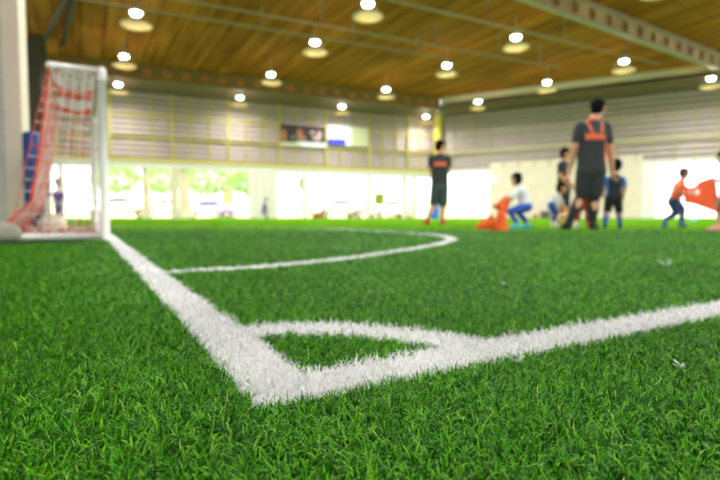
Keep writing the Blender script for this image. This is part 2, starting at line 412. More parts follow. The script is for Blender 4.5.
# ================================================================ TURF FIBRES AND LINES
OC = V((-.099, .4667, 0)); tx, ty = T_.x, T_.y
def cat_spline(pts, n=10):
    out = []; p = [np.array(q, float) for q in pts]; p = [2 * p[0] - p[1]] + p + [2 * p[-1] - p[-2]]
    for i in range(1, len(p) - 2):
        for k in range(n):
            t = k / n
            out.append(.5 * (2 * p[i] + (p[i + 1] - p[i - 1]) * t + (2 * p[i - 1] - 5 * p[i] + 4 * p[i + 1] - p[i + 2]) * t ** 2 + (-p[i - 1] + 3 * p[i] - 3 * p[i + 1] + p[i + 2]) * t ** 3))
    out.append(p[-2]); return np.array(out)
half = [(.04, 1.262), (.3, 1.275), (.53, 1.31), (.95, 1.49), (1.48, 1.82), (1.93, 2.14), (2.38, 2.56), (2.72, 3.1), (2.87, 3.65), (2.9, 4.3)]
pen = cat_spline(half + [(u, 9.8 - v) for u, v in reversed(half)])
def seg_dist(u, v, line):
    d = np.full(u.shape, 9e9)
    for (a, b_) in zip(line[:-1], line[1:]):
        ab = b_ - a; L2 = ab @ ab
        s = np.clip(((u - a[0]) * ab[0] + (v - a[1]) * ab[1]) / L2, 0, 1)
        d = np.minimum(d, np.hypot(u - a[0] - s * ab[0], v - a[1] - s * ab[1]))
    return d
LW = .08
def classify(x, y):
    """0 turf, 1 goal line, 2 touchline, 3 corner arc, 4 penalty line"""
    u = (x - OC.x) * tx + (y - OC.y) * ty; v = (x - OC.x) * A_.x + (y - OC.y) * A_.y
    c = np.zeros(x.shape, int)
    near = (v > .9) & (u < 3.2) & (u > 0)
    dd = np.full(x.shape, 9.0)
    if near.any(): dd[near] = seg_dist(u[near], v[near], pen)
    c[dd < LW / 2] = 4
    r = np.hypot(u / 1.06, v); c[(r > .284) & (r < .362) & (u > 0) & (v > 0)] = 3
    c[(v >= 0) & (v <= LW) & (u >= 0)] = 2
    c[(u >= 0) & (u <= LW) & (v >= 0)] = 1
    return c

# goal corner places, used also to keep fibres out of the metal
GN = V((-1.9955, 3.83, 0)); GF = V((-3.03, 5.62, 0)); GA = (GF - GN).normalized(); GT = V((-.872, -.4895, 0))
GH = 1.285; GS = .34; GB = .68
def keep_out(x, y):
    bad = np.zeros(x.shape, bool)
    for p, q in ((GN, GN + GT * GB), (GF, GF + GT * GB), (GN + GT * GB, GF + GT * GB), (GN, GN), (GF, GF)):
        a = np.array((p.x, p.y)); ab = np.array((q.x - p.x, q.y - p.y)); L2 = max(ab @ ab, 1e-9)
        s = np.clip(((x - a[0]) * ab[0] + (y - a[1]) * ab[1]) / L2, 0, 1)
        bad |= np.hypot(x - a[0] - s * ab[0], y - a[1] - s * ab[1]) < .065
    s = (x - GN.x) * GT.x + (y - GN.y) * GT.y; k = (x - GN.x) * GA.x + (y - GN.y) * GA.y
    bad |= (s > .15) & (s < 1.6) & (k > -.4) & (k < 2.4)
    # standing feet, cones and balls press the pile down
    for px, Y, r_ in ((581, 6.5, .45), (505, 6.4, .5), (613, 6.95, .32), (583, 7.35, .36), (558, 7.75, .42), (675, 7.6, .42), (727, 5.95, .45), (35, 6.38, .17)):
        bad |= np.hypot(x - (px - 360) / F * Y, y - Y) < r_
    return bad

zones = [  # y0, y1, tuft spacing, fibres per tuft, width, length, level segments
    (.20, .62, .0074, 8, .0014, .0170, 4),
    (.62, 1.0, .0085, 8, .0017, .0170, 3),
    (1.0, 1.6, .0115, 8, .0022, .0170, 3),
    (1.6, 2.6, .018, 8, .0036, .0170, 2),
    (2.6, 4.0, .03, 7, .0060, .0170, 2),
    (4.0, 5.7, .055, 6, .0110, .017, 2),
    (5.7, 9.0, .085, 6, .0170, .017, 2)]
acc = {k: [] for k in range(5)}
for (y0, y1, sp, nbld, w, ln, seg) in zones:
    xm = .76 * y1 + .8
    gx, gy = np.meshgrid(np.arange(-xm, xm, sp), np.arange(y0, y1, sp))
    gx = gx.ravel() + rng.uniform(-.5, .5, gx.size) * sp; gy = gy.ravel() + rng.uniform(-.5, .5, gy.size) * sp
    k = (np.abs(gx) < .76 * gy + (.8 if y1 < 3 else .4)) & (rng.uniform(0, 1, gx.size) > (gy - 6) / 3) & ~keep_out(gx, gy); gx, gy = gx[k], gy[k]
    cls = classify(gx, gy)
    n = gx.size * nbld
    rx = np.repeat(gx, nbld); ry = np.repeat(gy, nbld); cl = np.repeat(cls, nbld)
    az = rng.uniform(0, 2 * math.pi, n)
    rx = rx + np.cos(az) * sp * .16; ry = ry + np.sin(az) * sp * .16
    az = az + rng.normal(0, .7, n)
    # a common lie of the pile, drifting slowly over the ground
    lie = .8 * np.sin(rx * 3.1 + 1.3 * np.sin(ry * 2.3)) + .6 * np.cos(ry * 4.1 + rx * 1.7) + .5
    lean0 = np.abs(rng.normal(.45, .3, n)) + (0 if y0 < 1 else .2 if y0 < 1.6 else .45 if y0 < 2.6 else .65); curl = rng.normal(1.7, .7, n) / seg
    L_ = ln * rng.uniform(.72, 1.18, n); ww = w * rng.uniform(.75, 1.25, n)
    dx = np.cos(az) + .25 * np.cos(lie); dy = np.sin(az) + .25 * np.sin(lie); m = np.hypot(dx, dy) + 1e-6; dx /= m; dy /= m
    tw = rng.normal(0, .5, n)
    ax = -dy * np.cos(tw) + dx * np.sin(tw); ay = dx * np.cos(tw) + dy * np.sin(tw)
    p = np.stack([rx, ry, np.full(n, ZG)], 1); th = lean0.copy(); rows = []
    for j in range(seg + 1):
        wj = ww * (1 - .75 * (j / seg) ** 2) / 2
        off = np.stack([ax * wj, ay * wj, np.zeros(n)], 1)
        rows += [p - off, p + off]
        step = L_ / seg
        p = p + np.stack([dx * np.sin(th) * step, dy * np.sin(th) * step, np.cos(th) * step], 1)
        th = np.minimum(th + curl, 2.2)
    vv = np.stack(rows, 1)                     # n x 2(seg+1) x 3
    for c in range(5):
        q = vv[cl == c]
        if len(q): acc[c].append(q)

def strip(line, w, z):
    """flat woven base of a line from a polyline in pitch coordinates"""
    v, f = [], []
    for i, p in enumerate(line):
        d = line[min(i + 1, len(line) - 1)] - line[max(i - 1, 0)]; d = d / np.linalg.norm(d); nn = np.array((-d[1], d[0])) * w / 2
        for s in (-1, 1):
            q = p + nn * s; X, Yv = OC.x + q[0] * tx + q[1] * A_.x, OC.y + q[0] * ty + q[1] * A_.y
            zz = ZG + z if Yv < 8.6 else (-.004 + z if Yv > 10.2 else ZG + z + (Yv - 8.6) / 1.6 * (-.004 - ZG))
            v.append((X, Yv, zz))
    for i in range(len(line) - 1): f.append((2 * i, 2 * i + 1, 2 * i + 3, 2 * i + 2))
    return v, f

def fibre_mesh(name, blocks, mats, base=None, extra=None):
    vs, fs = [], []; o = 0
    for q in blocks:
        n, k, _ = q.shape; vs.append(q.reshape(-1, 3))
        st = o + np.arange(n)[:, None] * k
        for j in range(k // 2 - 1):
            fs.append(np.stack([st[:, 0] + 2 * j, st[:, 0] + 2 * j + 1, st[:, 0] + 2 * j + 3, st[:, 0] + 2 * j + 2], 1))
        o += n * k
    nf = sum(len(f) for f in fs)
    if base:
        bv, bf = base; vs.append(np.array(bv, float)); fs.append(np.array(bf, int) + o)
    vs = np.concatenate(vs); fs = np.concatenate(fs).astype(np.int32)
    me = bpy.data.meshes.new(name); me.vertices.add(len(vs)); me.vertices.foreach_set('co', vs.astype(np.float32).ravel())
    me.loops.add(fs.size); me.loops.foreach_set('vertex_index', fs.ravel())
    me.polygons.add(len(fs)); me.polygons.foreach_set('loop_start', np.arange(0, fs.size, 4, dtype=np.int32))
    mi = np.zeros(len(fs), np.int32); mi[nf:] = 1 if len(mats) > 1 else 0
    me.polygons.foreach_set('material_index', mi); me.polygons.foreach_set('use_smooth', np.zeros(len(fs), bool))
    me.update(calc_edges=True); me.validate()
    for m in mats: me.materials.append(m)
    ob = bpy.data.objects.new(name, me); C.objects.link(ob); return ob

GR = blade_mat('turf_fibre', [(0, (14, 66, 3)), (.3, (38, 118, 4)), (.56, (74, 162, 8)), (.82, (128, 204, 28)), (.93, (40, 98, 40)), (1, (176, 224, 92))], .12, .45, .12)
WF = blade_mat('white_fibre', [(0, (226, 227, 225)), (.5, (244, 244, 242)), (1, (252, 252, 251))], .15, .5)
WB = mat('white_backing', (222, 222, 218), .7, .08, 30)
tag(fibre_mesh('grass', acc[0], [GR]), 'short curly green artificial grass of the pitch', 'grass', kind='stuff')
def lined(pts): return np.array(pts, float)
arc = np.array([(.341 * math.cos(a), .322 * math.sin(a)) for a in np.linspace(.24, math.pi / 2 - .24, 24)])
# loose white threads beside the touchline
def thread(px, py, n=10, r=.012):
    g = P(px, py, 1); k = .18 / (.18 - g.z); c = V((g.x * k, k, -.006)); out = []
    for _ in range(n):
        a = random.uniform(0, 6.28); L2 = random.uniform(.6, 1.2) * r; w = .0012; th = random.uniform(0, .9)
        p0 = c + V((random.uniform(-1, 1), random.uniform(-1, 1), 0)) * r * .4
        row = []
        for j in range(4):
            q = p0 + V((math.cos(a + j * .3), math.sin(a + j * .3), th)) * (L2 * j / 3)
            row += [(q.x - w, q.y, q.z), (q.x + w, q.y, q.z)]
        out.append(row)
    return np.array(out)
acc[2] += [thread(681, 362, 7, .009), thread(515, 357, 8, .014), thread(667, 263, 10, .03), thread(503, 282, 8, .02)]
dense = lambda a, b_: np.linspace(np.array(a, float), np.array(b_, float), 40)
tag(fibre_mesh('goal_line', acc[1], [WF, WB], strip(dense((.04, 0), (.04, 9.8)), LW, .003)), 'wide white goal line running from the corner to the goal post', 'line', kind='structure')
tag(fibre_mesh('touch_line', acc[2], [WF, WB], strip(dense((.08, .04), (20, .04)), LW, .002)), 'white touchline running off to the right from the corner', 'line', kind='structure')
tag(fibre_mesh('corner_arc', acc[3], [WF, WB], strip(arc, LW, .0015)), 'curved white quarter circle at the pitch corner', 'line', kind='structure')
tag(fibre_mesh('penalty_line', acc[4], [WF, WB], strip(pen, LW, .0012)), 'white penalty area line curving round in front of the goal', 'line', kind='structure')

# ================================================================ GOAL
goal = empty('soccer_goal', GN, 'white goal frame with red and white net at the end of the goal line', 'goal')
r = .034
def bar(name, p, q, rad=r): bm = nb(); tube(bm, [p, q], rad, 14); return obj(name, bm, WHITE, goal)
tN, tF = GN + Z_ * GH, GF + Z_ * GH
bar('post', GN + Z_ * -.015, tN, .033); bar('post', GF + Z_ * -.015, tF, .033)
bm = nb(); hull(bm, [(tN, .036), (tN - Z_ * .06, .036)]); obj('corner_cap', bm, WHITE, goal, True)
bm = nb(); hull(bm, [(tF, .036), (tF - Z_ * .06, .036)]); obj('corner_cap', bm, WHITE, goal, True)
bar('crossbar', tN, tF, .033)
rN, rF = tN + GT * GS, tF + GT * GS
bar('top_bar', tN, rN, .024); bar('top_bar', tF, rF, .024); bar('rear_top_bar', rN, rF, .022)
bN, bF = GN + GT * GB + Z_ * .018, GF + GT * GB + Z_ * .018
bar('ground_bar', GN + Z_ * .018, bN, .026); bar('ground_bar', GF + Z_ * .018, bF, .026); bar('rear_ground_bar', bN, bF, .026)
NETW = mat('white_string', (222, 216, 206), .8, .08); NETR = mat('red_string', (232, 84, 56), .8, .08)
def net_panel(bm, c00, c10, c11, c01, nu, nv, redu, redv, sag, rad=.0055, bend=None):
    def at(s, t):
        tt = t if bend is None else (t * .38 / .8 if t < .8 else .38 + (t - .8) / .2 * .62)
        p = c00.lerp(c10, s).lerp(c01.lerp(c11, s), t); k = 4 * t * (1 - t)
        if bend is not None: q = c00.lerp(c10, s).lerp(c01.lerp(c11, s), tt); p = V((q.x, q.y, p.z))
        return p + sag * (k * (.6 + .4 * math.sin(s * 11))) + V((random.uniform(-1, 1), random.uniform(-1, 1), random.uniform(-1, 1))) * .004
    G = [[at(i / nu, j / nv) for j in range(nv + 1)] for i in range(nu + 1)]
    for i in range(nu + 1): tube(bm, G[i], rad, 3, 1 if redu(i) else 0, False)
    for j in range(nv + 1): tube(bm, [G[i][j] for i in range(nu + 1)], rad, 3, 1 if redv(j) else 0, False)
dn = GT * .06
panels = [
    ('back_net', rN, rF, bF + dn, bN + dn, 34, 24, lambda i: (i // 3) % 2 == 0, lambda j: j % 6 < 2, GT * -.02),
    ('side_net', tN - Z_ * .03, rN, bN - GT * .06, GN + Z_ * .03, 6, 15, lambda i: i > 4, lambda j: j % 7 < 1, GA * .02),
    ('side_net', tF - Z_ * .03, rF, bF - GT * .06, GF + Z_ * .03, 10, 24, lambda i: i % 3 == 0, lambda j: j % 4 < 2, GA * -.02),
    ('top_net', tN, tF, rF, rN, 40, 9, lambda i: 11 <= i <= 20 or 27 <= i <= 36, lambda j: False, Z_ * -.07)]
for nm, a, b_, c, d, nu, nv, fu, fv, sg in panels:
    bm = nb(); net_panel(bm, a, b_, c, d, nu, nv, fu, fv, sg, .0065 if nm == 'back_net' else (.008 if nm == 'top_net' else .004), 1 if nm == 'back_net' else None); obj(nm, bm, [NETW, NETR], goal)
# gathered net lying along the ground bars
bm = nb()
for k in range(26):
    s = random.random(); a = (GN + Z_ * .05).lerp(bN, s); pts = []
    for j in range(6): pts.append(a + GT * (.03 * j - .06) + GA * random.uniform(-.02, .07) + Z_ * random.uniform(-.03, .05))
    tube(bm, pts, .006, 4, k % 2, False)
for k in range(60):
    s = random.random(); a = (bN + dn).lerp(bF + dn, s); pts = []
    for j in range(6): pts.append(a + GA * (.05 * j - .1) + GT * random.uniform(-.14, .04) + Z_ * random.uniform(-.03, .08))
    tube(bm, pts, .006, 4, 1 if k % 3 == 0 else 0, False)
obj('gathered_net', bm, [NETW, NETR], goal)
# sandbags behind
SACK = mat('pale_sack', (236, 226, 206), .9, .15, 9, bump=.4); SACKG = mat('grey_sack', (166, 164, 148), .9, .3, 14, bump=.4)
def sack(c, l, w, h, ang, m, label):
    d = V((math.cos(ang), math.sin(ang), 0)); s = V((-d.y, d.x, 0)); hs = []
    z0 = c.z
    for k in range(5):
        t = (k - 2) / 2 * (l / 2 - w * .42); rr = w * (.5 - .07 * abs(k - 2)) * random.uniform(.92, 1.06)
        hs.append((c + d * t + Z_ * (h * .5), (rr, rr, h * random.uniform(.44, .52))))
    me = solid([hs[0:2], hs[1:3], hs[2:4], hs[3:5], [(c + d * (l / 2) + Z_ * h * .5, .03), (c + d * (l / 2 + .05) + Z_ * h * .6, .05)]], .014, 4)
    mn = min(v.co.z for v in me.vertices)
    for v in me.vertices: v.co.z += -.012 - mn
    root = empty('sandbag', V((c.x, c.y, -.012)), label, 'sandbag', 'sandbags holding the goal down')
    obj('sack', me, m, root); bm = nb(); q = c + d * (l / 2 + .005) + Z_ * (h * .52); lathe(bm, q - d * .01, d, [(0, .036), (.02, .036)], 12); obj('tie', bm, NETR, root)
sack(GN + GT * .37 + GA * .36, .42, .22, .2, math.atan2(GA.y, GA.x) + .1, SACK, 'cream sandbag lying inside the goal, the nearer of two along the rear bar')
sack(GN + GT * .36 + GA * .95, .44, .22, .19, math.atan2(GA.y, GA.x) - .12, SACK, 'cream sandbag lying inside the goal, the farther of two along the rear bar')
sack(GN + GT * .66 - GA * .16, .30, .2, .15, math.atan2(GT.y, GT.x), SACKG, 'grey sack slumped at the left picture edge beside the goal')

# ================================================================ LAMPS
LENS = mat('lamp_lens', (255, 255, 250), .3, 0, emit=26); HOUS = mat('lamp_housing', (196, 198, 190), .4, .05, metal=.2)
DISH = mat('lamp_reflector', (228, 226, 205), .35, .03)
R4 = V((.24, 14.5, 0)); dT = V((5.25, 2.62, 0)); dA = V((-2.28, 4.02, 0)); ZL = 6.36
grid = {'row nearest left slatted wall': [(118, 85), (240, 98), (342, 107), (426, 117)],
        'second row from left slatted wall': [(124, 57), (271, 75), (386, 90), (478, 102)],
        'third row from left slatted wall': [(136, 14), (315, 43), (447, 66), (547, 83)],
        'fourth row from left slatted wall': [(368, 5), (516, 38), (624, 62), (711, 79)]}
ordw = ['first', 'second', 'third', 'fourth']
protoL = []
GLOWDISH = blade_mat('added_glow_dish', [(0, (254, 232, 206)), (1, (255, 238, 214))], .4, .5, .2)  # dish and hangers added under each lamp to give its glow a shape
def lamp(x, y, z, label, group, ztop, W, glow):
    root = empty('hanging_lamp', V((x, y, z)), label, 'lamp', group)
    if not protoL:
        bm = nb(); lathe(bm, V((0, 0, 0)), Z_, [(0, .175), (.02, .185), (.10, .16), (.16, .10), (.2, .07), (.24, .05)], 24); h = obj('housing', bm, HOUS, root, world=False)
        bm = nb(); lathe(bm, V((0, 0, -.43)), Z_, [(0, .0), (.004, .2), (.02, .38), (.05, .45), (.055, .45), (.03, .38), (.014, .2), (.01, 0)], 28); gdish = obj('added_glow_dish', bm, GLOWDISH, root, world=False)
        dws = []
        for k in range(3):
            bm = nb(); a = k * 2.094 + .5; tube(bm, [(.19 * math.cos(a), .19 * math.sin(a), .02), (.43 * math.cos(a), .43 * math.sin(a), -.38)], .006, 5)
            dws.append(obj('added_dish_hanger', bm, HOUS, root, world=False))
        bm = nb(); lathe(bm, V((0, 0, -.09)), Z_, [(0, .06), (.015, .105), (.045, .14), (.085, .155)], 24); l = obj('lens', bm, LENS, root, world=False)
        protoL.extend([h, l, gdish] + dws)
    else:
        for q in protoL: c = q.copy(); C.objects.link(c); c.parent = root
    bm = nb(); tube(bm, [(0, 0, .22), (0, 0, max(.26, ztop - z))], .012, 6); obj('rod', bm, HOUS, root, world=False)
    ld = bpy.data.lights.new('lamp_light', 'AREA'); ld.shape = 'DISK'; ld.size = .4; ld.energy = W; ld.color = (.97, 1, 1)
    lo = bpy.data.objects.new('lamp_light', ld); C.objects.link(lo); lo.location = (x, y, z - .46)
    pd = bpy.data.lights.new('added_dish_light', 'POINT'); pd.energy = glow; pd.color = (1, .96, .78); pd.shadow_soft_size = .1  # extra point light, put in only to brighten the added dish
    po = bpy.data.objects.new('added_dish_light', pd); C.objects.link(po); po.location = (x, y, z - .2)
WL = 178
for ri, (rn, lst) in enumerate(grid.items()):
    for ci, (px, py) in enumerate(lst):
        q = P(px, py, 10); y = 10 * (ZL - .04 - .18) / (q.z - .18); p = P(px, py, y)
        zt = ZC if ri else 6.52
        lamp(p.x, p.y, ZL, 'round lamp over added glow dish, %s from left in %s' % (ordw[ci], rn), 'lamps hanging in rows from the ceiling', zt, WL * (1.15 if ri else .6), 8)
for r_ in (1, 2, 3, 4):
    for c_ in range(-1, 4):
        q = R4 - dA * r_ + dT * c_
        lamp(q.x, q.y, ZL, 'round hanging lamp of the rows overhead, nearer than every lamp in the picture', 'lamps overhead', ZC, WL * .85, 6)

# ================================================================ PEOPLE
def basis(f):
    f = V((f[0], f[1], 0)).normalized(); return f, V((f.y, -f.x, 0))       # forward, right
def person(label, Y0, J, face, s, look=None, skin=SKIN, hair=HAIR, shirt=None, shorts=None, socks=None, shoes=None,
           hs=1.0, voxel=.0075, thigh=1.0, marks=None, grip=.5, long_hair=False, sleeve=.62, hem=.85, sockh=.8):
    """J: joint -> (px, py, depth offset). s: body scale (1 = adult of 1.7 m)"""
    j = {k: P(v[0], v[1], Y0 + v[2]) for k, v in J.items()}
    f, rt = basis(face); lf, lr = basis(look or face)
    foot_z = -.012
    # feet rest on the pile
    for k in ('aL', 'aR'): j[k].z = max(j[k].z, foot_z + .07 * s)
    root = empty('person', V((j['pel'].x, j['pel'].y, foot_z)), label, 'person')
    pel, nk, hd = j['pel'], j['neck'], j['head']; H = []
    up = (nk - pel).normalized(); sh = (j['sL'] + j['sR']) / 2
    ax = (j['sR'] - j['sL']).normalized(); chest = pel.lerp(nk, .68); waist = pel.lerp(nk, .3)
    tr = lambda k: [[(j['sL'] * .78 + j['sR'] * .22 - up * .045 * s, .072 * s * k), (j['sR'] * .78 + j['sL'] * .22 - up * .045 * s, .072 * s * k), (chest - ax * .06 * s, .105 * s * k), (chest + ax * .06 * s, .105 * s * k), (nk - up * .03 * s, .06 * s * k)],
                    [(chest - ax * .055 * s, .108 * s * k), (chest + ax * .055 * s, .108 * s * k), (waist - ax * .05 * s, .098 * s * k), (waist + ax * .05 * s, .098 * s * k)],
                    [(waist - ax * .05 * s, .098 * s * k), (waist + ax * .05 * s, .098 * s * k), (j['hL'], .098 * s * k), (j['hR'], .098 * s * k)]]
    H += tr(1.0)
    hr = .1 * s * hs
    H.append([(nk - up * .02 * s, .056 * s), (hd - Z_ * hr * .5, .052 * s)])
    H.append([(hd + Z_ * hr * .22 - lf * hr * .12, hr * .86), (hd + lf * hr * .12, hr * .8), (hd - Z_ * hr * .72 + lf * hr * .36, hr * .42)])     # skull and jaw
    H.append([(hd + lf * hr * .86 + Z_ * hr * .05, hr * .1), (hd + lf * hr * 1.04 - Z_ * hr * .22, hr * .13)])                           # nose
    for sg in (-1, 1): H.append([(hd + lr * sg * hr * .8 - Z_ * hr * .02 - lf * hr * .08, (hr * .1, hr * .1, hr * .24)), (hd + lr * sg * hr * .9 + Z_ * hr * .06 - lf * hr * .16, (hr * .08, hr * .1, hr * .2))])
    for S_ in 'LR':
        sgn = -1 if S_ == 'L' else 1
        a, e, w = j['s' + S_], j['e' + S_], j['w' + S_]
        H += [[(a - up * .02 * s, .06 * s), (e, .042 * s)], [(e, .042 * s), (w, .029 * s)]]
        d = (w - e).normalized(); side = (f - d * f.dot(d));
        if side.length < .1: side = Z_ - d * d.z
        side.normalize()                                              # thumb side
        pn = d.cross(side) * sgn; pn.normalize()                       # direction in which the fingers curl
        hl = .185 * s
        kn = w + d * hl * .48
        H.append([(w, .027 * s), (kn + side * .027 * s, .017 * s), (kn - side * .028 * s, .016 * s), (w + d * hl * .2, .026 * s)])
        for q, (off, ll) in enumerate(((.029, .40), (.010, .46), (-.010, .43), (-.029, .33))):
            b0 = kn + side * off * s; l = hl * ll * 1.08
            p1 = b0 + (d * math.cos(grip * .7) + pn * math.sin(grip * .7)) * l * .5
            p2 = p1 + (d * math.cos(grip * 1.6) + pn * math.sin(grip * 1.6)) * l * .33
            p3 = p2 + (d * math.cos(grip * 2.3) + pn * math.sin(grip * 2.3)) * l * .25
            H += [[(b0 - d * .02 * s, .0105 * s), (p1, .0095 * s)], [(p1, .0095 * s), (p2, .0088 * s)], [(p2, .0088 * s), (p3, .0078 * s)]]
        t0 = w + d * hl * .2 + side * .022 * s; t1 = t0 + (d * .6 + side * .75 + pn * .25).normalized() * .045 * s; t2 = t1 + (d * .9 + side * .2 + pn * .4).normalized() * .034 * s
        H += [[(t0, .015 * s), (t1, .0115 * s)], [(t1, .0115 * s), (t2, .009 * s)]]
        h, kx, an, to = j['h' + S_], j['k' + S_], j['a' + S_], j['t' + S_]
        to.z = foot_z + .03 * s
        H += [[(h, .088 * s * thigh), (kx, .056 * s)], [(kx, .056 * s), (kx.lerp(an, .3) - f * .012 * s, .055 * s), (an, .036 * s)],
              [(an, .036 * s), (an - Z_ * .03 * s - f * .015 * s, .034 * s), (to, .026 * s)]]
    body = obj('body', solid(H, voxel, 3), skin, root)
    # eyes, mouth, hair
    bm = nb()
    for sg in (-1, 1): hull(bm, [(hd + lf * hr * .8 + lr * sg * hr * .34 + Z_ * hr * .1, (hr * .12, hr * .12, hr * .07))])
    obj('eyes', bm, EYE, root)
    bm = nb(); m0 = hd + lf * hr * .74 - Z_ * hr * .56; hull(bm, [(m0 - lr * hr * .2, hr * .06), (m0 + lr * hr * .2, hr * .06), (m0 + lf * hr * .04, hr * .08)]); obj('mouth', bm, LIP, root)
    hh = [[(hd + Z_ * hr * .38 - lf * hr * .16, hr * .88), (hd + Z_ * hr * .46 + lf * hr * .22, hr * .7), (hd - lf * hr * .34 - Z_ * hr * .1, hr * .72)],
          [(hd - lf * hr * .45 + Z_ * hr * .1, hr * .66), (hd - lf * hr * .42 - Z_ * hr * .42, hr * .5)]]
    for q in range(22):
        a = random.uniform(0, 6.28); e = random.uniform(.25, 1.3); c = hd + Z_ * hr * .36 - lf * hr * .12
        d = V((math.cos(a) * math.cos(e), math.sin(a) * math.cos(e), math.sin(e)))
        if d.dot(lf) > .75: continue
        hh.append([(c + d * hr * .82, hr * .16), (c + d * hr * 1.02 + lf * hr * .04, hr * .05)])
    if long_hair: hh.append([(hd - lf * hr * .4, hr * .7), (hd - lf * hr * .62 - Z_ * hr * 1.5, hr * .42)])
    hh = [[(c, r_ * 1.06) for c, r_ in g] for g in hh]
    obj('hair', solid(hh, .008 * max(.6, s), 2), hair, root)
    # clothes
    def paint(o, fn, mats):
        for m in mats: o.data.materials.append(m)
        M = V(root.location)
        for p in o.data.polygons:
            k = fn(p.center + M, p.normal)
            if k: p.material_index = k
    if shirt:
        Hs = tr(1.09)
        Hs[-1] = [(waist - ax * .055 * s, .108 * s), (waist + ax * .055 * s, .108 * s), (j['hL'].lerp(waist, .12), .108 * s), (j['hR'].lerp(waist, .12), .108 * s)]
        for S_ in 'LR':
            a, e, w = j['s' + S_], j['e' + S_], j['w' + S_]
            Hs.append([(a - up * .015 * s, .071 * s), (a.lerp(e, min(1, sleeve)), .062 * s)])
            if sleeve > 1: Hs.append([(e, .056 * s), (e.lerp(w, sleeve - 1), .043 * s)])
        o = obj('shirt', solid(Hs, .009, 3), shirt, root)
        if marks: paint(o, lambda c, nrm: marks(c, nrm, j, s, f), [ORNG, LBLUE, WHITEC])
    if shorts:
        Hs = [[(waist.lerp(j['hL'], .55), .106 * s), (waist.lerp(j['hR'], .55), .106 * s), (j['hL'], .112 * s), (j['hR'], .112 * s)]]
        for S_ in 'LR':
            h, kx, an = j['h' + S_], j['k' + S_], j['a' + S_]
            Hs.append([(h, .108 * s * thigh), (h.lerp(kx, min(hem, 1)), (.086 if hem <= 1 else .066) * s)])
            if hem > 1: Hs.append([(kx, .066 * s), (kx.lerp(an, hem - 1), .05 * s)])
        obj('trousers' if hem > 1.2 else 'shorts', solid(Hs, .009, 3), shorts, root)
    for S_ in 'LR':
        kx, an, to = j['k' + S_], j['a' + S_], j['t' + S_]
        if socks: obj('sock', solid([[(an.lerp(kx, sockh), .064 * s), (an.lerp(kx, .62), .062 * s), (an, .043 * s)], [(an, .043 * s), (an - Z_ * .03 * s, .042 * s)]], .008, 2), socks, root)
        if shoes:
            he = V((an.x, an.y, 0)) - (V((to.x, to.y, 0)) - V((an.x, an.y, 0))).normalized() * .025 * s
            me = solid([[(V((he.x, he.y, foot_z + .042 * s)), .042 * s), (V((to.x, to.y, foot_z + .03 * s)), (.042 * s, .042 * s, .03 * s))], [(an - Z_ * .015 * s, .044 * s), (V((he.x, he.y, foot_z + .045 * s)), .042 * s), (an.lerp(to, .6), .034 * s)]], .008, 2)
            for v in me.vertices: v.co.z = max(v.co.z, foot_z)
            obj('shoe', me, shoes[0 if S_ == 'L' else 1] if isinstance(shoes, tuple) else shoes, root)
    return root, j

def coach_marks(back_y):
    def fn(c, nrm, j, s, f):
        ax = (j['sR'] - j['sL']).normalized(); up = (j['neck'] - j['pel']).normalized()
        mid = (j['sL'] + j['sR']) / 2; a = (c - mid).dot(ax); h = (c - j['neck']).dot(up); bk = nrm.dot(f) < -.1
        if bk and -.245 * s < h < -.185 * s and -.125 * s < a < .10 * s: return 1          # printed bar across the back
        if not back_y and bk and -.185 * s < h < -.01 and abs(abs(a) - (.045 + .05 * (h / s + .2) / .2) * s) < .011 * s: return 1      # collar straps
        if h > -.015 * s and abs(a) < .1 * s: return 1                                 # collar
        if not back_y and a > .1 * s and -.5 * s < h < -.27 * s and nrm.dot(ax) > .55 : return 1           # side panel
        return 0
    return fn

# tall coach seen from behind
person('tall coach in black shirt with orange trim walking away, head turned right', 6.5,
       dict(head=(598, 109, .03), neck=(593, 119.5, 0), pel=(591, 168, 0), sL=(580.5, 126, 0), sR=(605, 126, 0), eL=(574.5, 149, .02), eR=(610, 150, .02),
            wL=(571, 166, .1), wR=(612, 169, .08), hL=(585.5, 171, 0), hR=(597, 171, 0), kL=(581.5, 195.5, .06), kR=(594, 197, .03), aL=(568, 222.5, -.02), aR=(592.5, 223.5, 0), tL=(563.5, 226, .1), tR=(596, 227, .12)),
       (.1, 1), 1.13, look=(.75, .65), hs=.93, shirt=BLACKC, shorts=BLACKC, socks=BLACKD, shoes=BLACKD, marks=coach_marks(0), sockh=.93, hem=.84, voxel=.0065)
# second coach by the corner
person('coach in dark shirt and grey shorts with red shoes standing before the yellow corner post', 9.6,
       dict(head=(440.3, 146.5, .03), neck=(440, 153, 0), pel=(439.5, 186, 0), sL=(432.3, 157.5, 0), sR=(447.5, 157.5, 0), eL=(430.5, 170, .05), eR=(449, 170, .04),
            wL=(434, 176, .25), wR=(446, 175, .26), hL=(436, 188, 0), hR=(443, 188, 0), kL=(433.5, 204, .05), kR=(443.5, 205, .03), aL=(427.5, 218.5, -.08), aR=(442.8, 219.5, 0), tL=(425, 222, .1), tR=(444.5, 223, .12)),
       (.05, 1), 1.05, look=(.85, .5), shirt=BLACKC, shorts=mat('grey_shorts', (62, 74, 76), .7, .1, 20), shoes=REDS, marks=coach_marks(1), hem=.95)
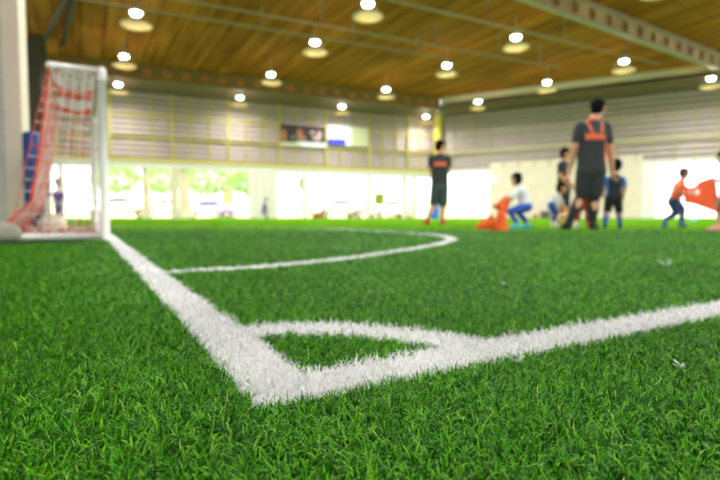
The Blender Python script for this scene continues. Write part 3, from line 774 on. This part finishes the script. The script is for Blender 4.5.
# boy squatting over the cones
person('boy in white shirt and blue trousers squatting over orange cones, turquoise shoes', 6.6,
       dict(head=(516.3, 179.5, 0), neck=(519.5, 185.5, 0), pel=(526, 205, 0), sL=(518, 189, -.1), sR=(521.5, 188.5, .1), eL=(512.5, 197, -.13), eR=(513, 196, .1),
            wL=(508.5, 202, -.06), wR=(509, 201, .06), hL=(525, 207, -.06), hR=(527, 206.5, .07), kL=(510.5, 211, -.1), kR=(516.5, 210, .12), aL=(517, 223.5, -.09), aR=(527.5, 223, .09), tL=(511, 226, -.11), tR=(522.5, 226, .1)),
       (-1, .12), .69, look=(-.7, .75), shirt=WHITEC, shorts=BLUE, shoes=CYAN, hs=1.08, hem=1.85, sleeve=1.3, voxel=.006)
# small child in dark shirt
def blue_sleeves(c, nrm, j, s, f):
    ax = (j['sR'] - j['sL']).normalized(); a = abs((c - (j['sL'] + j['sR']) / 2).dot(ax))
    return 2 if a > .115 * s * 1.35 else 0
person('small child in navy shirt with bright blue sleeves standing beside the tall coach', 6.95,
       dict(head=(616, 166, 0), neck=(615, 174, 0), pel=(613.5, 196, 0), sL=(607, 178.5, 0), sR=(622.5, 178.5, 0), eL=(604, 187, .02), eR=(625, 187.5, .02),
            wL=(603, 193, .1), wR=(623.5, 194.5, .1), hL=(610, 198, 0), hR=(617, 198, 0), kL=(607.5, 210.5, .03), kR=(619, 211, .02), aL=(605, 223, 0), aR=(620, 223.5, 0), tL=(603.5, 226, .08), tR=(620.5, 226, .08)),
       (0, 1), .66, shirt=NAVY, shorts=BLACKD, socks=BLUE, shoes=NAVY2, hs=1.25, hem=.95, sockh=.8, marks=blue_sleeves, voxel=.006)
# adult standing farther back
def chest_mark(c, nrm, j, s, f): return 1 if nrm.dot(f) > .2 and -.42 * s < (c - j['neck']).z < -.1 * s and abs((c - j['neck']).dot(V((f.y, -f.x, 0)))) < .1 else 0
person('young coach in black with orange chest print standing farther back beyond the tall coach', 10.0,
       dict(head=(565.3, 154, 0), neck=(564, 161, 0), pel=(563.5, 187, 0), sL=(561, 164, -.15), sR=(567, 164, .15), eL=(560, 176, -.2), eR=(567, 176, .2),
            wL=(566, 183, -.16), wR=(570, 183, .18), hL=(562.5, 189, -.08), hR=(565, 189, .08), kL=(562.5, 206, -.08), kR=(566.5, 206, .09), aL=(562, 219.5, -.09), aR=(567, 219.5, .09), tL=(567, 222, -.1), tR=(572, 222, .1)),
       (1, -.35), 1.0, skin=SKIN2, shirt=BLACKD, shorts=BLACKD, shoes=BLACKD, hem=1.8, marks=chest_mark)
# child bending over the yellow ball
pb, jb = person('child in white shirt and blue trousers bending over a yellow ball', 7.9,
       dict(head=(561.5, 188, -.05), neck=(558.5, 193.5, 0), pel=(552.5, 204, .02), sL=(558.5, 196, .1), sR=(556, 197, -.1), eL=(561.5, 203.5, .1), eR=(557.5, 204.5, -.12),
            wL=(564.5, 207, .05), wR=(563, 209.5, -.14), hL=(553, 205.5, .07), hR=(551.5, 205.5, -.07), kL=(557, 213, .08), kR=(554.5, 213, -.08), aL=(555, 221, .08), aR=(552.5, 221, -.08), tL=(558, 224, .08), tR=(555.5, 224, -.08)),
       (1, -.25), .62, shirt=WHITEC, shorts=BLUE, shoes=WHITEC, hs=1.25, hem=1.85, sleeve=1.2, voxel=.006)
# child hidden behind the tall coach
person('child in brick red shorts and white shoe standing mostly hidden behind the tall coach', 7.35,
       dict(head=(590, 166, 0), neck=(589.5, 173, 0), pel=(586, 197, 0), sL=(583.5, 177, 0), sR=(597, 177.5, 0), eL=(580.5, 187, .03), eR=(600, 186.5, 0),
            wL=(582, 194, .1), wR=(602, 192, -.1), hL=(582.5, 198, 0), hR=(589, 198, 0), kL=(579, 210, -.04), kR=(588, 211, 0), aL=(577, 221, 0), aR=(588, 221, .05), tL=(574, 224, -.08), tR=(589, 224, -.04)),
       (-.2, -1), .68, shirt=REDC, shorts=REDC, socks=REDC, shoes=(WHITEC, REDS), hs=1.22, hem=.95, sockh=.45, voxel=.006)
# running boy with the orange bib
pr, jr = person('cropped-haired boy in orange shirt and navy tights lunging forward with an orange bib', 7.6,
       dict(head=(684.3, 173.3, 0), neck=(682, 180, 0), pel=(674, 200, 0), sL=(682, 184, .11), sR=(680.5, 184.5, -.11), eL=(679, 194, .14), eR=(675.5, 192.5, -.16),
            wL=(685.5, 196, .06), wR=(684.5, 195, -.12), hL=(675, 201.5, .07), hR=(673, 202, -.06), kL=(682.5, 209.5, .08), kR=(676.5, 213, -.05), aL=(681.5, 221, .07), aR=(664.5, 220, -.06), tL=(686.5, 224, .08), tR=(667, 224, -.05)),
       (1, -.05), .74, skin=SKIN2, hair=HAIRG, shirt=ORNG, shorts=NAVY2, shoes=mat('teal_shoe', (40, 110, 130), .5), hs=.98, hem=1.9, sleeve=.6, voxel=.006)
# child at the right edge
pe, je = person('child in red shorts and pink shoes holding the far end of the stretched bib', 5.95,
       dict(head=(724.5, 158, 0), neck=(725.5, 169, 0), pel=(729.5, 198, 0), sL=(728.5, 174, -.11), sR=(728.5, 174, .11), eL=(724.5, 187, -.14), eR=(724.5, 183, .13),
            wL=(719, 199, -.08), wR=(718.5, 181, .1), hL=(728.5, 200, -.07), hR=(729.5, 200, .07), kL=(719.5, 213, -.07), kR=(733.5, 214, .07), aL=(719.5, 225.5, -.08), aR=(737.5, 225.5, .07), tL=(709.5, 229, -.09), tR=(729.5, 229, .07)),
       (-1, .05), .7, shirt=WHITEC, shorts=REDC, shoes=PINK, hs=1.2, hem=.8, sleeve=.6, long_hair=True, voxel=.006)
# child far off at the white panel
person('distant child in dark blue sitting low before the white wall panel', 26.5,
       dict(head=(266.3, 200, 0), neck=(265, 203, 0), pel=(262.8, 212, 0), sL=(265, 204.5, -.1), sR=(264, 204.5, .1), eL=(267, 208, -.1), eR=(266, 208, .1), wL=(268.5, 210, -.1), wR=(268, 210, .1),
            hL=(263, 213, -.08), hR=(263, 213, .08), kL=(267, 211.5, -.1), kR=(267, 211.5, .1), aL=(266, 216, -.1), aR=(266, 216, .1), tL=(269, 217, -.1), tR=(269, 217, .1)),
       (1, -.2), .72, shirt=NAVY2, shorts=NAVY2, shoes=BLACKD, hs=1.2, hem=1.85, sleeve=.9, voxel=.012)
# child behind the net
def white_top(c, nrm, j, s, f): return 3 if (c - j['neck']).z > -.14 * s else 0
person('child in violet blue with white shoulders standing behind the goal net', 11.5,
       dict(head=(57.5, 182.5, 0), neck=(58.5, 189, 0), pel=(59, 205, 0), sL=(63, 192.5, 0), sR=(54.5, 192.5, 0), eL=(64, 199, -.03), eR=(53.5, 199, -.03), wL=(63.5, 204, -.1), wR=(54.5, 204, -.1),
            hL=(61, 206, 0), hR=(57, 206, 0), kL=(61.5, 213.5, -.02), kR=(57, 213.5, -.02), aL=(61.5, 220, 0), aR=(57, 220, 0), tL=(62, 222, -.1), tR=(56.5, 222, -.1)),
       (0, -1), .66, shirt=PURP, shorts=PURP, shoes=BLACKD, hs=1.2, hem=1.4, marks=white_top, voxel=.008)

# ================================================================ THINGS ON THE PITCH
def cone(base, axis, h, r0, r1, label):
    axis = axis.normalized(); root = empty('marker_cone', base, label, 'cone', 'orange marker cones by the squatting boy')
    bm = nb(); lathe(bm, base, axis, [(0, r0), (.006, r0), (h * .5, (r0 + r1) / 2), (h - .01, r1), (h, r1 * .8)], 24); obj('cone_body', bm, ORANGEP, root)
    a = axis.cross(Y_ if abs(axis.y) < .8 else X_).normalized(); b_ = axis.cross(a); bm = nb()
    R = []
    for z in (0, .012):
        R.append([bm.verts.new(base + axis * z + (a * cx + b_ * cy) * r0 * 1.18) for cx, cy in [(1, .7), (.7, 1), (-.7, 1), (-1, .7), (-1, -.7), (-.7, -1), (.7, -1), (1, -.7)]])
    bm.faces.new(R[0]); bm.faces.new(R[1][::-1])
    for i in range(8): bm.faces.new((R[0][i], R[0][(i + 1) % 8], R[1][(i + 1) % 8], R[1][i]))
    obj('cone_foot', bm, ORANGEP, root)
b0 = P(492.5, 224, 6.1); b0.z = .088; cone(b0, V((-1, -.05, -.29)), .215, .083, .03, 'orange cone lying on its side, tip pointing left')
b0 = P(500.5, 228, 6.32); b0.z = -.01; cone(b0, V((.05, 0, 1)), .255, .092, .05, 'orange cone standing upright before the squatting boy')
b0 = P(500, 209.5, 6.56); cone(b0, V((.55, .1, .75)), .2, .085, .05, 'orange cone tilted in the hands of the squatting boy')
# yellow ball
bc = P(565, 212, 7.5); bc.z = .108
bm = nb(); bmesh.ops.create_icosphere(bm, subdivisions=4, radius=.115, matrix=Matrix.Translation(bc))
for f_ in bm.faces:
    d = (f_.calc_center_median() - bc).normalized(); f_.smooth = True
    f_.material_index = 1 if max(abs(d.dot(V(q).normalized())) for q in ((-.6, -.7, .35), (1, .2, .3), (.2, .1, 1))) > .95 else 0
tag(obj('football', bm, [YELB, BLUE]), 'yellow football with blue patches between the bending child and the tall coach', 'ball')
# stretched bib
def lerp_tab(tab, x):
    for (x0, y0), (x1, y1) in zip(tab, tab[1:]):
        if x <= x1: return y0 + (y1 - y0) * max(0, (x - x0) / (x1 - x0))
    return tab[-1][1]
top = [(684, 184), (687, 186.5), (691, 187.5), (695, 186), (698, 182.5), (703, 180), (709, 178.3), (713.5, 176.2), (716, 180.5), (718, 198)]
bot = [(684, 203), (692, 204), (700, 206.5), (708, 209.5), (714, 211.5), (718, 212.5)]
bm = nb(); n, m = 60, 22; G = []
for i in range(n + 1):
    x = 684 + 33.5 * i / n; yt, yb = lerp_tab(top, x), lerp_tab(bot, x); row = []
    for k in range(m + 1):
        y = yt + (yb - yt) * k / m; dep = 7.42 + (6.02 - 7.42) * (i / n) ** .9 + .03 * math.sin(i * .35 + k * .3) + .02 * math.sin(k * .9)
        q = P(x, y, dep); row.append(bm.verts.new(q)); 
    G.append(row)
marksc = [(690.3, 192.5, 2.1, 1.0), (696.8, 192.3, 2.9, 0)]
for i in range(n):
    for k in range(m):
        f_ = bm.faces.new((G[i][k], G[i + 1][k], G[i + 1][k + 1], G[i][k + 1])); f_.smooth = True
        x = 684 + 33.5 * (i + .5) / n; yt, yb = lerp_tab(top, x), lerp_tab(bot, x); y = yt + (yb - yt) * (k + .5) / m
        for cx, cy, rr, ri in marksc:
            dd = math.hypot(x - cx, (y - cy)); 
            if ri < dd < rr: f_.material_index = 1
bmesh.ops.solidify(bm, geom=bm.faces[:], thickness=.004)
tag(obj('training_bib', bm, [BIBO, soft_mat('white_bib_print', (244, 240, 236), .4)]), 'orange training bib with white round marks stretched between two children', 'bib')
# marker disc
bm = nb(); q = P(693, 219.8, 15); q.z = -.004; lathe(bm, q, Z_, [(0, .11), (.01, .11), (.05, .05), (.05, .03)], 24); tag(obj('marker_disc', bm, CYAN), 'turquoise marker disc on the turf below the stretched bib', 'marker')
# box and ball at the cream panel
q = K0 + RE * TR(546.5) + RN * .5
root = empty('equipment_box', q, 'dark grey equipment box on the floor against the cream panel', 'box')
bm = nb(); obox(bm, q, RE, RN, Z_, (-.24, .24, -.2, .2, -.004, .36)); obj('box_body', bm, mat('dark_grey_box', (92, 90, 80), .6, .1), root)
bm = nb(); obox(bm, q, RE, RN, Z_, (-.26, .26, -.22, .22, .36, .42)); obj('lid', bm, mat('grey_lid', (120, 118, 106), .6, .1), root)
q = K0 + RE * TR(537) + RN * .5 + Z_ * .13
bm = nb(); bmesh.ops.create_icosphere(bm, subdivisions=3, radius=.13, matrix=Matrix.Translation(q)); tag(obj('ball', bm, mat('red_ball', (214, 84, 56), .5, .08, 9), smooth=True), 'red ball on the floor beside the dark equipment box', 'ball')
# white sign on the cream panel
q = K0 + RE * TR(494) + RN * .085
root = empty('notice_board', q + Z_ * 2.1, 'square white notice board high on the cream panel edge', 'sign')
bm = nb(); obox(bm, q, RE, RN, Z_, (-.3, .3, -.02, .03, 2.08, 2.68)); obj('board', bm, WHITE, root)
bm = nb()
for r_ in ((-.32, .32, -.02, .04, 2.06, 2.09), (-.32, .32, -.02, .04, 2.67, 2.7), (-.32, -.29, -.02, .04, 2.09, 2.67), (.29, .32, -.02, .04, 2.09, 2.67)): obox(bm, q, RE, RN, Z_, r_)
obj('board_frame', bm, CREAM, root)
# loudspeaker near the yellow corner post
q = P(442, 109, 29.0)
root = empty('loudspeaker', q, 'small grey loudspeaker hanging beside the yellow corner post under the fascia', 'loudspeaker')
bm = nb(); box(bm, q.x - .2, q.x + .2, q.y, q.y + .3, q.z - .25, q.z + .25); bmesh.ops.bevel(bm, geom=bm.edges[:], offset=.03, segments=2, affect='EDGES'); obj('cabinet', bm, mat('speaker_grey', (150, 146, 130), .5, .06), root)
bm = nb(); lathe(bm, V((q.x, q.y + .005, q.z)), V((0, -1, 0)), [(0, .15), (.02, .15), (.025, .13)], 18); obj('grille', bm, mat('speaker_grille', (96, 92, 84), .6, .1), root)
bm = nb(); tube(bm, [V((q.x, q.y + .15, q.z + .24)), V((q.x, q.y + .15, ZC))], .02, 8); obj('bracket', bm, GREYST, root)
# navy mat, grey bin, blue barrel
root = empty('padded_mat', V((-4.24, 6.4, -.01)), 'tall navy blue padded mat standing at the cream pillar edge behind the net', 'mat')
bm = nb(); box(bm, -4.33, -4.14, 6.3, 6.44, -.01, 1.25); bmesh.ops.bevel(bm, geom=bm.edges[:], offset=.025, segments=3, affect='EDGES'); obj('pad', bm, mat('navy_vinyl', (38, 70, 130), .5, .06), root, True)
bm = nb(); box(bm, -4.335, -4.135, 6.295, 6.445, .6, .63); obj('seam_band', bm, NAVY, root)
q = P(44.5, 219, 10.2); q.z = -.004
root = empty('waste_bin', q, 'grey round bin with white lid behind the goal net', 'bin')
bm = nb(); lathe(bm, q, Z_, [(0, .1), (.02, .11), (.44, .135), (.46, .135)], 22); obj('bin_body', bm, mat('bin_grey', (176, 176, 180), .5, .06), root)
bm = nb(); lathe(bm, q + Z_ * .46, Z_, [(0, .145), (.03, .145), (.07, .09), (.085, .03)], 22); obj('lid', bm, WHITE, root)
q = P(434.5, 216.5, 25); q.z = -.004
root = empty('barrel', q, 'blue plastic barrel in the bay behind the corner coach', 'barrel')
bm = nb(); lathe(bm, q, Z_, [(0, .2), (.04, .22), (.22, .23), (.24, .245), (.26, .23), (.46, .23), (.48, .245), (.5, .23), (.66, .22), (.7, .19)], 22); obj('barrel_body', bm, LBLUE, root)
bm = nb(); lathe(bm, q + Z_ * .7, Z_, [(0, .19), (.03, .19)], 22); obj('lid', bm, WHITE, root)
# banners on the left upper wall
def banner(px0, px1, z0, z1, label, paintfn, mats):
    t0, t1 = TL(px0), TL(px1); bm = nb(); nx, nz = 56, 18; G = []
    for i in range(nx + 1): G.append([bm.verts.new(L0 + LE * (t0 + (t1 - t0) * i / nx) + LN * (.18 + .008 * math.sin(i * .5)) + Z_ * (z0 + (z1 - z0) * k / nz)) for k in range(nz + 1)])
    for i in range(nx):
        for k in range(nz):
            f_ = bm.faces.new((G[i][k], G[i + 1][k], G[i + 1][k + 1], G[i][k + 1])); f_.material_index = paintfn((i + .5) / nx, (k + .5) / nz)
    bmesh.ops.recalc_face_normals(bm, faces=bm.faces)
    bmesh.ops.solidify(bm, geom=bm.faces[:], thickness=.01)
    root = empty('banner', L0 + LE * ((t0 + t1) / 2) + LN * .15 + Z_ * z0, label, 'banner', 'banners on the left upper wall')
    obj('sheet', bm, mats, root)
    bm = nb(); tube(bm, [L0 + LE * t0 + LN * .18 + Z_ * (z1 + .01), L0 + LE * t1 + LN * .18 + Z_ * (z1 + .01)], .02, 8); obj('rod', bm, GREYST, root)
BK = mat('banner_dark', (52, 40, 38), .6, .3, 4); BO = mat('banner_orange', (176, 112, 78), .6, .2, 6); BG = mat('banner_green', (92, 112, 92), .6, .2, 6); BP = mat('banner_pink', (196, 160, 156), .6, .2, 6)
BB = mat('banner_blue', (64, 64, 214), .5, .08, 8); BW = mat('banner_white', (238, 238, 244), .5, .04); BY = mat('banner_yellow', (220, 204, 110), .5, .1); BS = mat('banner_sage', (206, 208, 168), .5, .06)
def pb1(s, t):
    if t < .24: return 1 if s > .5 - .2 * (t / .24) else 0 if t > .16 else 5
    blobs = [(.07, .55, .05, .22, 2), (.07, .35, .06, .12, 2), (.42, .62, .07, .2, 2), (.46, .38, .09, .12, 2), (.28, .4, .07, .13, 3), (.86, .62, .06, .16, 4), (.8, .45, .1, .12, 4), (.7, .7, .05, .1, 4)]
    for a, b_, ra, rb, k in blobs:
        if ((s - a) / ra) ** 2 + ((t - b_) / rb) ** 2 < 1: return k
    return 0
def pb2(s, t):
    if s < .62 - (t - .5) * .12 - .1 * (1 - t):
        return 1 if (t < .27 and .0 < s < .42) or (.27 <= t < .36 and int(s * 40) % 3 and s < .42) else 0
    if ((s - .72) / .05) ** 2 + ((t - .4) / .14) ** 2 < 1: return 2
    return 3 if s > .52 else 0
zb0 = P(302, 145.5, 29).z; zb1 = P(302, 126.3, 29).z
banner(280.5, 325, zb0 - .1, zb1, 'dark photo banner with orange figures and white lower strip on left wall', pb1, [BK, BW, BO, BG, BP, BS])
banner(327.5, 367, P(345, 146, 30).z, P(345, 126.5, 30).z, 'white and sage banner with a blue block on left wall', pb2, [BW, BB, BY, BS])

# ================================================================ OUTSIDE
LEAF = blade_mat('leaf', [(0, (120, 160, 70)), (.5, (150, 190, 90)), (1, (190, 215, 130))], .4)
BARK = mat('bark', (110, 90, 66), .9, .2, 8, bump=.4)
def tree(px, Y, h, rad, label):
    base = P(px, 216, Y); base.z = -.05
    root = empty('tree', base, label, 'tree', 'trees outside the bays')
    bm = nb(); tube(bm, [base, base + Z_ * h * .35 + X_ * .1, base + Z_ * h * .7], [.18, .13, .06], 8)
    for k in range(4):
        a = k * 1.6; q = base + Z_ * h * (.4 + .06 * k); tube(bm, [q, q + V((math.cos(a), math.sin(a), .8)) * rad * .5], [.07, .03], 6)
    obj('trunk', bm, BARK, root)
    bm = nb()
    for k in range(1500):
        d = V((random.gauss(0, 1), random.gauss(0, 1), random.gauss(0, 1))).normalized() * rad * random.uniform(.35, 1) ** .5
        d.z *= .7; c = base + Z_ * (h * .72) + d
        n_ = V((random.gauss(0, 1), random.gauss(0, 1), random.gauss(0, 1))).normalized(); a = n_.cross(Z_ + X_ * .01).normalized(); b_ = n_.cross(a); q = random.uniform(.12, .24)
        bm.faces.new([bm.verts.new(c + a * q), bm.verts.new(c + b_ * q * .5), bm.verts.new(c - a * q), bm.verts.new(c - b_ * q * .5)])
    obj('foliage', bm, LEAF, root)
tree(116, 46.5, 5.2, 2.3, 'leafy green tree outside the bay nearest the goal post')
tree(163, 53, 5.6, 2.3, 'leafy green tree outside beyond the tapering curtain')
tree(207, 47, 5.2, 2.4, 'leafy green tree outside between drawn curtain and olive banner')
tree(246, 51, 5.2, 2.0, 'leafy green tree outside just before the white wall panel')
# low garden wall
bm = nb(); box(bm, -32, 14, 42, 42.2, -.05, 1.5)
tag(obj('boundary_wall', bm, mat('yard_wall', (232, 220, 176), .8, .08, .8)), 'pale yellow boundary wall across the yard outside', 'wall', kind='structure')
def car(px, Y, m, label, rz=.4, s=1.0):
    base = P(px, 217, Y); base.z = -.05
    root = empty('car', base, label, 'car', 'cars parked outside'); root.rotation_euler = (0, 0, rz)
    prof = [(-2.0, .3), (-2.05, .62), (-1.9, .86), (-1.3, .92), (-.75, 1.38), (.55, 1.42), (1.25, .98), (1.95, .84), (2.1, .6), (2.05, .3)]
    bm = nb(); A2 = []
    for yy, ins in ((-.82, 0), (.82, 0)):
        A2.append([bm.verts.new((x, yy * (.86 if z > 1.1 else 1), z)) for x, z in prof])
    bm.faces.new(A2[0]); bm.faces.new(A2[1][::-1])
    for i in range(len(prof)):
        k = (i + 1) % len(prof); bm.faces.new((A2[0][k], A2[0][i], A2[1][i], A2[1][k]))
    bmesh.ops.recalc_face_normals(bm, faces=bm.faces); bmesh.ops.bevel(bm, geom=bm.edges[:], offset=.05, segments=2, affect='EDGES')
    obj('body', bm, m, root, True, world=False)
    gl = mat('car_glass', (60, 70, 80), .1, .05)
    for yy in (-.79, .79):
        bm = nb(); q = [bm.verts.new((x, yy + (.01 if yy > 0 else -.01), z)) for x, z in ((-1.1, .95), (-.68, 1.3), (.5, 1.33), (.98, .98))]; bm.faces.new(q)
        bmesh.ops.solidify(bm, geom=bm.faces[:], thickness=.03); obj('window', bm, gl, root, world=False)
        for xx in (-1.3, 1.3):
            bm = nb(); lathe(bm, V((xx, yy - .1, .31)), Y_, [(0, .3), (.02, .32), (.18, .32), (.2, .3)], 18); w = obj('wheel', bm, mat('tyre', (30, 30, 32), .8), root, world=False)
            bm = nb(); lathe(bm, V((xx, yy - .12, .31)), Y_, [(0, .18), (.24, .18)], 14); obj('hub', bm, GREYST, w, world=False)
car(119, 32, WHITE, 'white car parked outside the bay nearest the goal post')
car(164, 36, WHITE2, 'white car parked outside beyond the tapering curtain')
car(209, 40.3, mat('violet_car', (150, 140, 190), .3, .04), 'pale violet car parked outside beyond the drawn curtain')
car(390, 40.3, mat('rose_car', (240, 190, 184), .3, .04), 'reddish car parked outside the bays left of the corner coach')
car(338, 36.8, mat('salmon_car', (244, 206, 198), .3, .04), 'salmon car parked outside beyond the slim middle post')
def hanging(px0, px1, py0, py1, Y, m, label):
    a, b_ = P(px0, py1, Y), P(px1, py0, Y); root = empty('flag', V((a.x, Y, -.05)), label, 'flag', 'flags outside the bays')
    bm = nb(); R = []
    for i in range(13):
        x = a.x + (b_.x - a.x) * i / 12; R.append([bm.verts.new((x, Y + .04 * math.sin(i * 1.1), z)) for z in (a.z, b_.z)])
    for r0, r1 in zip(R, R[1:]): bm.faces.new((r0[0], r1[0], r1[1], r0[1])).smooth = True
    bmesh.ops.solidify(bm, geom=bm.faces[:], thickness=.01); obj('cloth', bm, m, root)
    bm = nb(); tube(bm, [(a.x - .03, Y, -.05), (a.x - .03, Y, b_.z + .15)], .03, 8); obj('pole', bm, GREYST, root)
LIME = mat('lime_cloth', (150, 190, 70), .7, .06)
hanging(223, 233, 186.5, 204.5, 31.5, soft_mat('sage_cloth', (214, 212, 166), .5), 'sage green flag outside before the white wall panel')
hanging(299.5, 303, 178, 190, 33, LIME, 'lime green flag outside beside the slim bay post')
hanging(375, 384.5, 193, 205, 36, mat('pale_lime_cloth', (190, 206, 110), .7, .06), 'pale lime flag outside beside the middle slim post')
# ring float and garden chairs are only hints: a red tyre ring
q = P(317, 215.5, 30); q.z = -.05
root = empty('tyre_ring', q, 'red ring standing on the yard outside beside the slim bay post', 'ring')
bm = nb(); cpts = [q + V((.42 * math.cos(a), 0, .5 + .42 * math.sin(a))) for a in np.linspace(0, 2 * math.pi, 25)]; tube(bm, cpts, .08, 10); obj('ring', bm, REDC, root)

# ================================================================ LIGHT
sl = bpy.data.lights.new('sun', 'SUN'); sl.energy = 9; sl.angle = .02; sl.color = (1, .96, .9)
so = bpy.data.objects.new('sun', sl); C.objects.link(so); so.rotation_euler = V((.12, .62, -.75)).to_track_quat('-Z', 'Y').to_euler()
w = bpy.data.worlds.new('sky'); S.world = w; w.use_nodes = True
bg = w.node_tree.nodes['Background']; bg.inputs['Color'].default_value = (.95, .99, 1.0, 1); bg.inputs['Strength'].default_value = 3.6
S.cycles.use_denoising = True
S.cycles.max_bounces = 8
